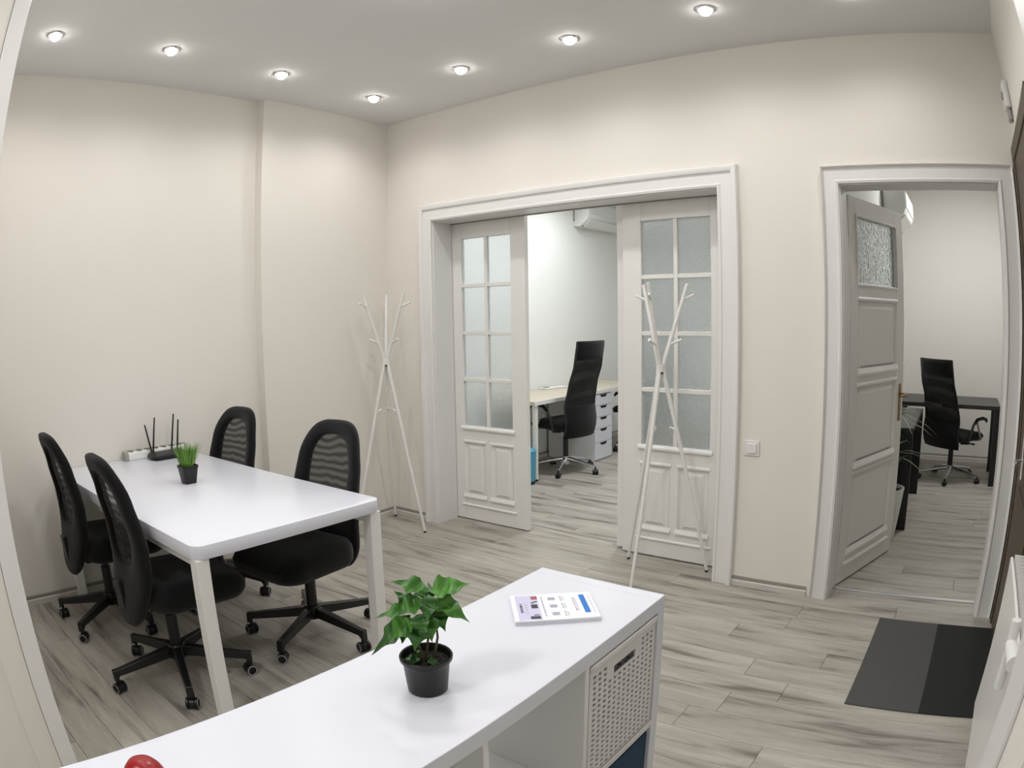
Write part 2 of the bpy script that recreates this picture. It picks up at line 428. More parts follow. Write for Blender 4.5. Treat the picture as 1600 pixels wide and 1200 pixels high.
MB().box(-.062, .012, .042, .075, .012, 2.235).build('closing_strip', DOORP, d2, smooth=0, bevel=.003)

def panel_door(name, loc, rz):
    r = struct(name, loc, rz)          # local x along the leaf from the hinge, front (-y) towards the main room
    W, T = .80, .040; s0, s1 = .098, .125; top = 2.135
    bx = lambda nm, a, b, c, d, y0=0, y1=T: MB().box(a, b, y0, y1, c, d).build(nm, DOORP, r, smooth=0, bevel=.002, seg=1)
    bx('stile', 0, s0, .008, top); bx('stile', W-s1, W, .008, top)
    zs = [(.17, .635), (.665, 1.115), (1.175, 1.580), (1.665, 2.030)]
    lo = .008
    for nm, (a, b) in zip(('bottom_rail', 'rail', 'rail', 'lock_rail'), zs):
        bx(nm, s0, W-s1, lo, a); lo = b
    bx('top_rail', s0, W-s1, lo, top)
    for a, b in zs[:3]:
        raised_panel(None, s0, W-s1, a, b, 0, r)
        MB().prism([(-.012, a-.006), (-.012, a+.006), (0, a+.034), (0, a-.006)], s0-.012, W-s1+.012, 'x').build('panel_sill', DOORP, r, smooth=0)
        MB().prism([(-.008, b-.004), (-.008, b+.008), (0, b+.016), (0, b-.004)], s0-.010, W-s1+.010, 'x').build('panel_bead', DOORP, r, smooth=0)
    MB().prism([(-.012, .108), (-.012, .116), (0, .13), (0, .104)], s0-.03, W-s1+.03, 'x').build('drip_moulding', DOORP, r, smooth=0)
    a, b = zs[3]
    for q in ((s0-.012, W-s1+.012, b-.002, b+.014), (s0-.012, W-s1+.012, a-.014, a+.002), (s0-.012, s0+.002, a, b), (W-s1-.002, W-s1+.012, a, b)):
        MB().box(q[0], q[1], -.008, 0, q[2], q[3]).build('glass_bead', DOORP, r, smooth=0, bevel=.003, seg=1)
    MB().box(s0-.004, W-s1+.004, .017, .022, a-.004, b+.004).build('pane', GLASS2, r, smooth=0)
    hd = MB().box(W-.075, W-.035, -.004, 0, .855, 1.085).build('lock_plate', BRASS, r, smooth=0, bevel=.002)
    MB().tube([(W-.055, -.004, 1.02), (W-.055, -.05, 1.02), (W-.075, -.055, 1.02), (W-.165, -.05, 1.018)], [.009, .009, .009, .007], 10).build('lever', BRASS, hd)
    MB().box(W, W+.003, .008, .032, .86, 1.08).build('edge_plate', BRASS, r, smooth=0)
    return r
ang = math.atan2(.81, .24)
panel_door('door_3', (3.232, WT+.002, 0), ang)
# dark entrance door on the right wall
d5 = struct('door_4')
ex = XR
for nm, q in (('frame_upright', (-.095, -.022, 0, 2.33)), ('frame_upright', (-1.10, -1.027, 0, 2.33)), ('frame_head', (-1.027, -.095, 2.255, 2.33))):
    MB().box(ex-.024, ex, q[0], q[1], q[2], q[3]).build(nm, DARKW, d5, smooth=0, bevel=.004)
lf = MB().box(ex-.016, ex, -1.027, -.095, .006, 2.255).build('leaf', DARKW, d5, smooth=0, bevel=.003)
for z0, z1 in ((.15, .75), (.9, 2.1)):
    MB().box(ex-.022, ex-.016, -.90, -.22, z0, z1).build('panel', DARKW, lf, smooth=0, bevel=.005)
MB().box(ex-.024, ex-.016, -.345, -.315, .80, 1.02).build('lock_plate', WPLA, lf, smooth=0, bevel=.003)
MB().tube([(ex-.024, -.33, .885), (ex-.055, -.33, .885), (ex-.058, -.35, .885), (ex-.055, -.43, .885)], .008, 10).build('lever', CHROME, lf)

# ------------------------------------------------------------------ lights of the place, plus added fill lamps
def spot(parent, z, energy, size=162, blend=.8, col=(1, .985, .96), rad=.035):
    l = bpy.data.lights.new('downlight_beam', 'SPOT'); l.energy = energy; l.spot_size = radians(size); l.spot_blend = blend; l.shadow_soft_size = rad; l.color = col
    o = bpy.data.objects.new('downlight_beam', l); COL.objects.link(o); o.parent = parent; o.location = (0, 0, z)
    return o
def downlight(x, y, label, grp=None, watt=SPOT_W, col=(1, .985, .96)):
    t = thing('downlight', label, 'ceiling light', (x, y, H), 0, grp)
    MB().lathe([(.036, -.001), (.039, -.008), (.049, -.006), (.052, 0), (.036, 0)], 32, close=True).build('trim_ring', CHROME, t)
    MB().lathe([(.001, -.036), (.012, -.0345), (.022, -.029), (.030, -.019), (.034, -.008), (.0355, -.001), (.001, -.001)], 28).build('lens', LENS, t)
    spot(t, -.060, watt, col=col)
    return t
G = 'recessed ceiling downlights'
downlight(.531, -2.802, 'glowing recessed downlight above the chairs at the left end of the table', G)
downlight(.519, -2.08, 'glowing recessed downlight above the router end of the table', G)
downlight(.476, -1.307, 'glowing recessed downlight near the step in the left wall', G)
downlight(.461, -.551, 'glowing recessed downlight closest to the room corner above the corner coat stand', G)
downlight(1.230, -.557, 'glowing recessed downlight above the left end of the wide doorway', G)
downlight(1.984, -.554, 'glowing recessed downlight above the middle of the wide doorway', G)
downlight(2.759, -.558, 'glowing recessed downlight above the right end of the wide doorway', G)
downlight(3.49, -.55, 'glowing recessed downlight above the single open door, cut by the top of the photo', G)
for x, y, wh in ((3.49, -1.31, 'above the doormat'), (3.49, -2.07, 'between the shelf unit and the radiator'), (3.49, -2.8, 'above the spot where the camera stands'),
                 (1.23, -2.8, 'above the chair nearest the camera'), (1.984, -2.8, 'between the table and the shelf unit'), (2.759, -2.8, 'above the potted plant on the shelf unit')):
    downlight(x, y, 'recessed downlight out of the photo, '+wh, G)
def dome_lamp(name, label, x, y, watt, rad=.22, col=(.965, .98, 1.)):
    t = thing(name, label, 'ceiling light', (x, y, H))
    MB().lathe([(.01, 0), (rad, 0), (rad+.006, -.012), (rad, -.022), (.01, -.022)], 48).build('base_ring', WPLA, t)
    MB().lathe([(.001, -.085), (rad*.5, -.078), (rad*.85, -.055), (rad*.97, -.023), (rad*.6, -.0225), (.001, -.0225)], 48).build('diffuser', DOME, t)
    l = bpy.data.lights.new('lamp_glow', 'AREA'); l.energy = watt; l.shape = 'DISK'; l.size = rad*2; l.color = col
    o = bpy.data.objects.new('lamp_glow', l); COL.objects.link(o); o.parent = t; o.location = (0, 0, -.09)
    return t
dome_lamp('ceiling_lamp', 'round white ceiling lamp in the middle of the room, above the top of the photo', 1.98, -1.66, DOME_W)
dome_lamp('ceiling_lamp', 'added unseen round fill lamp behind the camera', 2.6, -4.3, REAR_FILL_W)  # added fill light for the shelf front and right side
dome_lamp('ceiling_lamp', 'round white ceiling lamp of the office behind the sliding doors', 1.35, 1.75, OFFICE_W)
for yy, wh in ((1.15, 'beside the doorway end of the desk'), (2.45, 'above the drawer unit')):  # added wall-washing lamps, out of view
    downlight(.42, yy, 'added unseen downlight washing the office wall, '+wh, G, OFFICE_WASH_W, (.95, .985, 1.))
dome_lamp('ceiling_lamp', 'round white ceiling lamp of the room behind the single door', 4.05, 2.7, STUDY_W)
#@@THINGS
# ------------------------------------------------------------------ meeting table
TX0, TX1, TY0, TY1, TZ = -.072, 1.715, -2.550, -1.668, .74
tb = thing('meeting_table', 'long white rectangular meeting table pushed against the left wall', 'table', ((TX0+TX1)/2, (TY0+TY1)/2, 0))
hx, hy = (TX1-TX0)/2, (TY1-TY0)/2
def rounded_rect(hx, hy, r, n=7):
    pts = []
    for cx, cy, a0 in ((hx-r, hy-r, 0), (-hx+r, hy-r, 90), (-hx+r, -hy+r, 180), (hx-r, -hy+r, 270)):
        for k in range(n+1):
            a = radians(a0+90*k/n); pts.append((cx+r*cos(a), cy+r*sin(a)))
    return pts
MB().prism(rounded_rect(hx, hy, .045), TZ-.052, TZ).build('table_top', LAM, tb, smooth=40, bevel=.002)
for sx in (-1, 1):
    for sy in (-1, 1):
        MB().box(sx*(hx-.032)-.027, sx*(hx-.032)+.027, sy*(hy-.032)-.027, sy*(hy-.032)+.027, 0, TZ-.052).build('leg', WMET, tb, smooth=0, bevel=.004)
for sy in (-1, 1):
    MB().box(-hx+.059, hx-.059, sy*(hy-.045)-.012, sy*(hy-.045)+.012, TZ-.098, TZ-.052).build('apron', WMET, tb, smooth=0, bevel=.002)

# ------------------------------------------------------------------ chairs at the table
def smooth_interp(pts, x):
    for (a, b), (c, d) in zip(pts, pts[1:]):
        if x <= c:
            t = max(0, min(1, (x-a)/(c-a))); t = t*t*(3-2*t)*.5+t*.5
            return b+(d-b)*t
    return pts[-1][1]
def caster(parent, x, y, az, metal, ring=True):
    """twin-wheel caster standing on the floor under (x, y)"""
    R = .025
    st = MB().tube([(x, y, .040), (x, y, .072)], .009, 10)
    hood = MB().lathe([(.002, -.010), (R*.92, -.010), (R*.92, .010), (.002, .010)], 20, axis='x')
    M3 = Matrix.Translation((x, y, R)) @ Matrix.Rotation(az, 4, 'Z')
    hood.v = [tuple(M3 @ Vector(v)) for v in hood.v]
    c = st.build('caster', BLKP, parent)
    hood.build('fork', BLKP, c)
    for s in (-1, 1):
        wl = MB().lathe([(.002, s*.011), (R*.8, s*.011), (R, s*.014), (R, s*.024), (R*.9, s*.0265), (R*.72, s*.0265), (R*.70, s*.0235), (.002, s*.0235)], 22, axis='x')
        wl.v = [tuple(M3 @ Vector(v)) for v in wl.v]
        wl.build('wheel', BLKP, c)
        if ring:
            rg = MB().lathe([(R*.74, s*.0266), (R*.92, s*.0266), (R*.92, s*.0278), (R*.74, s*.0278)], 22, axis='x', close=True)
            rg.v = [tuple(M3 @ Vector(v)) for v in rg.v]
            rg.build('wheel_ring', WHEELG, c)
def backrest(parent, prof, z0, z1, wfun, win, thick, frame_mat, net_mat, curve=.05, names=('back_frame', 'back_net')):
    """pillowy frame with an oval net window, laid on a curved side profile"""
    N = 56
    def sx(v, p): return math.copysign(abs(v)**p, v)
    def outer(a):
        zc, hz = (z0+z1)/2, (z1-z0)/2
        z = zc+hz*sx(sin(a), .72); return wfun(z)*sx(cos(a), (.72 if sin(a) < 0 else .58)), z
    wz0, wz1, ww = win
    def inner(a):
        zc, hz = (wz0+wz1)/2, (wz1-wz0)/2
        return ww*sx(cos(a), .75), zc+hz*sx(sin(a), .75)
    Y = lambda x, z: smooth_interp(prof, z)+curve*(x/.22)**2
    rings = [(0, 0), (.03, .55), (.12, .85), (.35, 1.), (.65, 1.), (.88, .85), (.97, .5), (1, 0)]
    b = MB(); loops = []
    for side in (1, -1):
        for t, h in (rings if side == 1 else rings[::-1][1:-1]):
            lp = []
            for k in range(N):
                a = 2*pi*k/N
                xo, zo = outer(a); xi, zi = inner(a)
                x = xo+(xi-xo)*t; z = zo+(zi-zo)*t
                lp.append((x, Y(x, z)+side*thick*.5*h, z))
            loops.append(lp)
    for lp in loops: b.v += lp
    m = len(loops)
    for i in range(m):
        for k in range(N):
            i2 = (i+1) % m
            b.f.append((i*N+k, i*N+(k+1) % N, i2*N+(k+1) % N, i2*N+k))
    fr = b.build(names[0], frame_mat, parent, smooth=60)
    nb = MB(); T = [1.0, .75, .5, .25, .0]
    for t in T[:-1]:
        for k in range(N):
            xi, zi = inner(2*pi*k/N); zc = (wz0+wz1)/2
            x, z = xi*t*1.03, zc+(zi-zc)*t*1.02
            nb.v.append((x, Y(x, z), z))
    nb.v.append((0, Y(0, (wz0+wz1)/2), (wz0+wz1)/2))
    for i in range(len(T)-2):
        for k in range(N): nb.f.append((i*N+k, i*N+(k+1) % N, (i+1)*N+(k+1) % N, (i+1)*N+k))
    for k in range(N): nb.f.append(((len(T)-2)*N+k, (len(T)-2)*N+(k+1) % N, (len(T)-1)*N))
    nb.build(names[1], net_mat, parent, smooth=60)
    return fr
def cushion(name, m, parent, w, d, z0, z1, yc, r=.08, sag=.02, tilt=0.):
    """soft rounded seat pad"""
    pts = rounded_rect(w, d, r, 8); n = len(pts); b = MB()
    lv = [(.80, 0), (.93, .06), (.99, .25), (1., .5), (.985, .75), (.93, .93), (.80, 1.), (.45, 1.0), (.15, .96)]
    for s, t in lv:
        for (x, y) in pts:
            f = y/d
            b.v.append((x*s, yc+y*s, z0+(z1-z0)*t - (sag*max(0, f*s)**2 if t > .5 else 0) + tilt*f))
    for i in range(len(lv)-1):
        for k in range(n): b.f.append((i*n+k, i*n+(k+1) % n, (i+1)*n+(k+1) % n, (i+1)*n+k))
    b.f.append(tuple(range(n))[::-1]); b.f.append(tuple((len(lv)-1)*n+k for k in range(n)))
    return b.build(name, m, parent, smooth=60)
def make_chair(loc, rz, base_az, label):
    t = thing('swivel_chair', label, 'office chair', loc, rz, 'black swivel chairs at the meeting table')
    R = .318
    for k in range(5):
        a = base_az-rz+2*pi*k/5
        Mz = Matrix.Rotation(a, 4, 'Z')
        sec = [(.018, .024, .150, .100), (.06, .0235, .148, .104), (R-.014, .0165, .112, .082), (R+.016, .0165, .110, .056), ]
        b = MB()
        for r_, hw, zt, zb in sec:
            b.v += [tuple(Mz @ Vector(q)) for q in ((r_, -hw, zb), (r_, hw, zb), (r_, hw*.8, zt), (r_, -hw*.8, zt))]
        for i in range(3):
            for j in range(4): b.f.append((i*4+j, i*4+(j+1) % 4, (i+1)*4+(j+1) % 4, (i+1)*4+j))
        b.f += [(3, 2, 1, 0), (12, 13, 14, 15)]
        lg = b.build('leg', BLKM, t, smooth=0, bevel=.002, seg=1)
        p = Mz @ Vector((R, 0, 0))
        caster(lg, p.x, p.y, a+radians(20+50*k), BLKP)
    MB().lathe([(.001, .092), (.036, .092), (.040, .10), (.040, .150), (.034, .158), (.001, .158)], 24).build('hub', BLKM, t)
    MB().lathe([(.001, .15), (.026, .15), (.026, .30), (.019, .302), (.019, .385), (.001, .385)], 24).build('gas_lift', BLKP, t)
    MB().box(-.085, .085, -.13, .10, .355, .392).build('mechanism', BLKP, t, smooth=0, bevel=.012)
    MB().tube([(.08, .02, .372), (.18, .03, .368), (.225, .035, .366)], [.007, .007, .010], 8).build('height_lever', BLKP, t)
    cushion('seat', BLKF, t, .232, .225, .375, .500, .09, .10, .035)
    prof = [(.28, -.200), (.40, -.185), (.54, -.163), (.68, -.166), (.85, -.200), (1.02, -.246)]
    def wf(z): return smooth_interp([(.28, .185), (.45, .205), (.70, .212), (.88, .206), (1.02, .200)], z)
    backrest(t, prof, .300, 1.018, wf, (.56, .950, .140), .050, BLKF, NET, .030)
    MB().prism([(-.215, .375), (-.08, .36), (-.08, .385), (-.20, .41), (-.205, .50), (-.225, .50)], -.03, .03, 'x').build('back_bracket', BLKP, t, smooth=0, bevel=.004)
    return t
make_chair((1.19, -2.462, 0), radians(-3), radians(-92), 'black mesh-back swivel chair seen from behind, the one nearest the camera')
make_chair((.40, -2.475, 0), radians(-1), radians(-55), 'black mesh-back swivel chair seen from behind, leftmost, near the left wall')
make_chair((1.262, -1.750, 0), radians(186), radians(-65), 'black mesh-back swivel chair facing the camera, nearest the corner coat stand')
make_chair((.36, -1.745, 0), radians(184), radians(20), 'black mesh-back swivel chair facing the camera, behind the grass pot near the left wall')

# ------------------------------------------------------------------ coat stands
def coat_stand(label, c, feet, rt):
    t = thing('coat_stand', label, 'coat stand', (c[0], c[1], 0), 0, 'white branching coat stands')
    ZJ, ZT = 1.205, 1.665
    for i, f in enumerate(feet):
        fx, fy = f[0]-c[0], f[1]-c[1]; L = sqrt(fx*fx+fy*fy); ux, uy = fx/L, fy/L
        sx, sy = -uy, ux
        J = (ux*.014, uy*.014, ZJ)
        pole = MB().tube([(fx, fy, .012), (ux*.020, uy*.020, ZJ-.05), (ux*.013, uy*.013, ZJ), (ux*.024, uy*.024, ZJ+.04), (ux*rt, uy*rt, ZT)], [.0095, .0125, .013, .0125, .0095], 14)
        p = pole.build('pole', WMET, t, smooth=50)
        MB().lathe([(.001, 0), (.010, 0), (.0105, .012), (.001, .012)], 14, c=(fx, fy, 0)).build('foot_cap', BLKP, p)
        for z, side, ln in ((1.575, .35, .075), (1.325, -.2, .075), (.84, 0, .055)):
            if z > ZJ:
                r_ = .024+(rt-.024)*(z-ZJ-.04)/(ZT-ZJ-.04); dx, dy, dz = ux*.95+sx*side, uy*.95+sy*side, .42
            else:
                r_ = L+(.02-L)*(z/ZJ); dx, dy, dz = -ux, -uy, .42
            q = Vector((ux*r_, uy*r_, z)); d = Vector((dx, dy, dz)).normalized()
            MB().tube([tuple(q), tuple(q+d*ln)], [.0078, .0072], 10).build('peg', WMET, p, smooth=50)
    jn = MB().lathe([(.001, ZJ-.03), (.024, ZJ-.03), (.024, ZJ+.012), (.001, ZJ+.012)], 18).build('joint', WMET, t)
    MB().lathe([(.001, 0), (.006, 0), (.006, .010), (.001, .010)], 12, c=(.0155, -.0155, ZJ-.042)).build('screw', BLKP, jn)
    return t
coat_stand('white branching coat stand in the corner left of the sliding doors', (.262, -.283), [(.067, -.068), (.54, -.233), (.18, -.549)], .165)
coat_stand('white branching coat stand in front of the right sliding door', (2.215, -.03), [(1.966, .086), (2.472, .112), (2.208, -.345)], .150)

# ------------------------------------------------------------------ shelf unit and what is on and in it
KX0, KX1, KY1, KZ = 2.768, 3.155, -2.005, .77
KY0 = KY1-1.47
sh = thing('shelf_unit', 'low white cube shelf unit standing between the table and the camera', 'shelf', (KX0, KY1, 0))
D = KX1-KX0; TK = .038
def kb(nm, y0, y1, z0, z1, x0=0., x1=D, m=LAM): MB().box(x0, x1, y0, y1, z0, z1).build(nm, m, sh, smooth=0, bevel=.0012, seg=1)
kb('side_panel', -TK, 0, 0, KZ); kb('side_panel', -1.47, -1.47+TK, 0, KZ)
kb('top_panel', -1.47+TK+.0012, -TK-.0012, KZ-TK, KZ); kb('bottom_panel', -1.47+TK, -TK, 0, TK)
cw = (1.47-2*TK-3*.016)/4
kz = (KZ-.016)/2
for k in range(1, 4):
    yd = -TK-cw*k-.016*(k-1)
    kb('divider', yd-.016, yd, kz+.016, KZ-TK, .003, D-.003, LAMS); kb('divider', yd-.016, yd, TK, kz, .003, D-.003, LAMS)
kb('middle_shelf', -1.47+TK, -TK, kz, kz+.016, .003, D-.003, LAMS)

def plate(mb, grid, xs, zs, y0, y1, mtx):
    """perforated plate: grid[i][j] False = hole"""
    nx, nz = len(xs)-1, len(zs)-1
    idx = {}
    def V(i, j, k):
        if (i, j, k) not in idx:
            idx[(i, j, k)] = len(mb.v); mb.v.append(tuple(mtx @ Vector((xs[i], (y0, y1)[k], zs[j]))))
        return idx[(i, j, k)]
    for i in range(nx):
        for j in range(nz):
            if not grid(i, j): continue
            mb.f.append((V(i, j, 0), V(i+1, j, 0), V(i+1, j+1, 0), V(i, j+1, 0)))
            mb.f.append((V(i, j, 1), V(i, j+1, 1), V(i+1, j+1, 1), V(i+1, j, 1)))
            for di, dj, a, b in ((-1, 0, (0, 0), (0, 1)), (1, 0, (1, 1), (1, 0)), (0, -1, (1, 0), (0, 0)), (0, 1, (0, 1), (1, 1))):
                ii, jj = i+di, j+dj
                if 0 <= ii < nx and 0 <= jj < nz and grid(ii, jj): continue
                A, B = (i+a[0], j+a[1]), (i+b[0], j+b[1])
                mb.f.append((V(*A, 0), V(*B, 0), V(*B, 1), V(*A, 1)))
bw, bh = cw-.008, .331
bk = thing('woven_basket', 'white woven plastic basket in the upper end compartment of the shelf', 'basket', (KX1-.004-.18, KY1-TK-cw/2, kz+.016))
def spaced(total, n, solid, hole, edge):
    xs = [0, edge]
    for k in range(n):
        xs += [xs[-1]+hole]; xs += [xs[-1]+solid] if k < n-1 else []
    xs.append(total); return xs
NXB, NZB = 13, 20
sol_x = (bw-.016*2)/(NXB+(NXB-1)*.95); hx_ = sol_x; sx_ = sol_x*.95
hz_ = (bh-.030-.014)/(NZB+(NZB-1)*.80); sz_ = hz_*.80
xs = spaced(bw, NXB, sx_, hx_, .016)
zs = spaced(bh, NZB, sz_, hz_, .014)
def front_grid(i, j):
    hi, hj = (i-1) % 2 == 0 and 0 < i < len(xs)-2, (j-1) % 2 == 0 and 0 < j < len(zs)-2
    c, r_ = (i-1)//2, (j-1)//2
    if 7 <= i <= 19 and j >= 2*(NZB-3):
        return not (9 <= i <= 17 and 2*NZB-5 <= j <= 2*NZB-3)
    if hi and hj: return False
    return True
def side_grid(i, j): return not ((i-1) % 2 == 0 and 0 < i < len(xs)-2 and (j-1) % 2 == 0 and 0 < j < len(zs)-2)
b = MB(); plate(b, front_grid, xs, zs, 0, .004, Matrix.Translation((.18, -bw/2, 0)) @ Matrix.Rotation(pi/2, 4, 'Z'))
b.build('front_weave', BASK, bk, smooth=0)
b = MB(); plate(b, side_grid, xs, zs, 0, .004, Matrix.Translation((-.17, -bw/2, 0)) @ Matrix.Rotation(pi/2, 4, 'Z'))
b.build('back_weave', BASK, bk, smooth=0)
for s in (-1, 1):
    b = MB(); plate(b, side_grid, xs, zs, -.002, .002, Matrix.Translation((-.155, s*(bw/2-.004), 0)))
    b.build('side_weave', BASK, bk, smooth=0)
MB().box(-.17, .176, -bw/2+.004, bw/2-.004, .0005, .004).build('bottom', BASK, bk, smooth=0)
for q in ((-.176, -.166, -bw/2, bw/2), (.176, .186, -bw/2, bw/2), (-.176, .186, -bw/2-.001, -bw/2+.008), (-.176, .186, bw/2-.008, bw/2+.001)):
    MB().box(q[0], q[1], q[2], q[3], bh-.012, bh+.003).build('rim', BASK, bk, smooth=0, bevel=.003)
MB().box(.1845, .1875, -bw/2+.001, bw/2-.001, .0005, .012).build('front_foot', BASK, bk, smooth=0, bevel=.001)
bx2 = thing('storage_box', 'dark teal storage box in the lower end compartment of the shelf', 'box', (KX1-.008-.18, KY1-TK-cw/2, TK))
for nm, q in (('front', (.176, .18, -cw/2+.005, cw/2-.005)), ('back', (-.18, -.176, -cw/2+.005, cw/2-.005)), ('side', (-.176, .176, -cw/2+.005, -cw/2+.009)), ('side', (-.176, .176, cw/2-.009, cw/2-.005))):
    MB().box(q[0], q[1], q[2], q[3], .002, .325).build(nm, TEAL, bx2, smooth=0, bevel=.001)
MB().box(-.176, .176, -cw/2+.009, cw/2-.009, .0005, .005).build('bottom', TEAL, bx2, smooth=0)
MB().tube([(.181, -.04, .20), (.192, -.035, .19), (.194, 0, .185), (.192, .035, .19), (.181, .04, .20)], .005, 8).build('pull_loop', TEAL, bx2)

# leaflets
lt = thing('leaflet_stack', 'stack of white leaflets with a blue bar and lavender panel lying on the shelf unit', 'leaflets', (2.964, -2.239, KZ), radians(42.0))
LW, LD = .205, .158
rg2 = random.Random(5)
for k in range(6):
    dx, dy, rr = rg2.uniform(-.0015, .0015), rg2.uniform(-.0015, .0015), rg2.uniform(-.006, .006)
    if k == 5: dx = dy = rr = 0
    MB().box(-LW/2, LW/2, -LD/2, LD/2, .0001+k*.0019, (k+1)*.0019, Matrix.Translation((dx, dy, 0)) @ Matrix.Rotation(rr, 4, 'Z')).build('leaflet', PAPER, lt, smooth=0, bevel=.0004, seg=1)
TOPZ = 6*.0019
def prn(nm, m, x0, x1, y0, y1, lvl=1):
    MB().box(x0, x1, y0, y1, TOPZ, TOPZ+.0001*lvl).build(nm, m, lt, smooth=0)
# x runs from the lavender end to the blue end, y across; writing runs across
prn('lavender_panel', LAV, -.092, -.036, -LD/2+.004, LD/2-.006)
prn('blue_bar', PBLU, .070, .084, -.050, .062)
prn('photo_block', PRED, -.052, -.036, .046, .066, 2)
prn('photo_block', PBLK, -.056, -.040, -.008, .016, 2)
prn('photo_block', PBLK, -.064, -.040, -.070, -.054, 2)
prn('photo_block', PBLK, -.054, -.042, -.050, -.045, 2)
for k, (x, y) in enumerate(((-.052, .026), (-.047, .030), (-.042, .033))): prn('cable_drawing', PBLK, x-.003, x+.004, y-.003, y+.003, 2)
rg3 = random.Random(9)
def textline(x, y0, y1, h, m, step):
    y = y0
    while y < y1:
        l = rg3.uniform(.5, 1.3)*step; prn('print_line', m, x-h/2, x+h/2, y, min(y1, y+l), 2); y += l+step*.35
textline(-.081, -.030, .024, .0065, PBLK, .009)
textline(-.071, -.038, .028, .0018, PGRY, .012); textline(-.067, -.038, .028, .0018, PGRY, .012)
textline(-.026, -.058, .062, .004, PGRY, .010)
for y in (.046, .0, -.046):
    prn('icon', PGRY, -.010, .008, y-.009, y+.009, 2)
    textline(.022, y-.016, y+.014, .0035, PGRY, .008); textline(.028, y-.014, y+.012, .0025, PGRY, .008)
textline(.052, -.034, .046, .0022, PRED, .010); textline(.057, -.034, .046, .0022, PGRY, .010); textline(.094, -.05, .06, .0016, PGRY, .012)

# plant on the shelf
PX, PY = 2.978, -2.703
pt = thing('potted_plant', 'young green leafy plant in a black nursery pot on the shelf unit', 'potted plant', (PX, PY, KZ))
PH = .098
MB().lathe([(.001, .0), (.036, .0), (.0395, .003), (.0405, .012), (.0410, .016), (.0455, .060), (.0485, .066), (.0515, .069), (.0525, .076), (.0508, .0785), (.0485, .0765), (.0450, .060), (.001, .0595)], 40).build('pot', POTB, pt)
sb = MB(); nr = 12
rs = random.Random(4)
for i in range(nr):
    for k in range(36):
        r_ = .0455*(i+.01)/(nr-1); a = 2*pi*k/36
        sb.v.append((r_*cos(a), r_*sin(a), .063+(rs.uniform(-.003, .004) if i < nr-1 else 0)))
for i in range(nr-1):
    for k in range(36): sb.f.append((i*36+k, i*36+(k+1) % 36, (i+1)*36+(k+1) % 36, (i+1)*36+k))
sb.build('soil', SOIL, pt, kind='stuff')
# picture-plane frame used for stems and leaves: E = towards the right, B = away from the camera
PDZ = .020
E_ = Vector((.80, .60, 0)); B_ = Vector((-.60, .80, 0)); Z_ = Vector((0, 0, 1))
def pp(e, z, b=0.): return E_*e+B_*b+Z_*(z-PDZ)
stems = [[(-.012, .082, .005), (-.022, .105, .01), (-.026, .130, .01), (-.022, .150, .005)],
         [(.000, .082, .0), (.004, .115, .0), (.008, .150, .005), (.010, .200, .01), (.010, .222, .01)],
         [(.008, .082, -.005), (.020, .110, -.01), (.026, .140, -.01), (.024, .178, -.01)],
         [(-.004, .082, -.005), (-.006, .108, -.012), (-.012, .132, -.018), (-.012, .165, -.02)]]
for s_ in stems:
    MB().tube([pp(*q) for q in s_], [.0024]*(len(s_)-1)+[.0016], 8).build('stem', STEM, pt)
def leaf(base, tip, wd, nrm, droop=.15, lobes=1.):
    """pointed, slightly lobed leaf blade folded along its midrib"""
    base, tip = Vector(base), Vector(tip); ax = tip-base; L = ax.length; ax = ax/L
    nrm = Vector(nrm); nrm = (nrm-ax*nrm.dot(ax)).normalized(); sd = ax.cross(nrm)
    prof_ = [(0, .03), (.05, .22), (.13, .62), (.22, .86), (.30, .98), (.36, .80), (.44, .82), (.52, .84), (.58, .62), (.68, .43), (.80, .23), (.91, .09), (1., .0)]
    vs = []; n = 7
    prof_ = [(q/26, smooth_interp(prof_, q/26)) for q in range(27)]
    for t, wv in prof_:
        for j in range(n):
            u = -1+2*j/(n-1)
            wu = wv*wd*.5*u*(1+.06*sin(9*t+3*u)*lobes)
            q = base+ax*(t*L)+sd*wu + nrm*(abs(u)*wv*wd*.16 - droop*L*t*t + .006*sin(14*t+2*u)*wv)
            vs.append(q)
    fs = []
    for i in range(len(prof_)-1):
        for j in range(n-1): fs.append((i*n+j, i*n+j+1, (i+1)*n+j+1, (i+1)*n+j))
    th = .0007; k = len(vs)
    vs2 = vs+[v-nrm*th for v in vs]
    fs2 = fs+[tuple(x+k for x in f[::-1]) for f in fs]
    MB().add(vs2, fs2).build('leaf', LEAF, pt, smooth=80)
top = pp(.012, .224, .008)
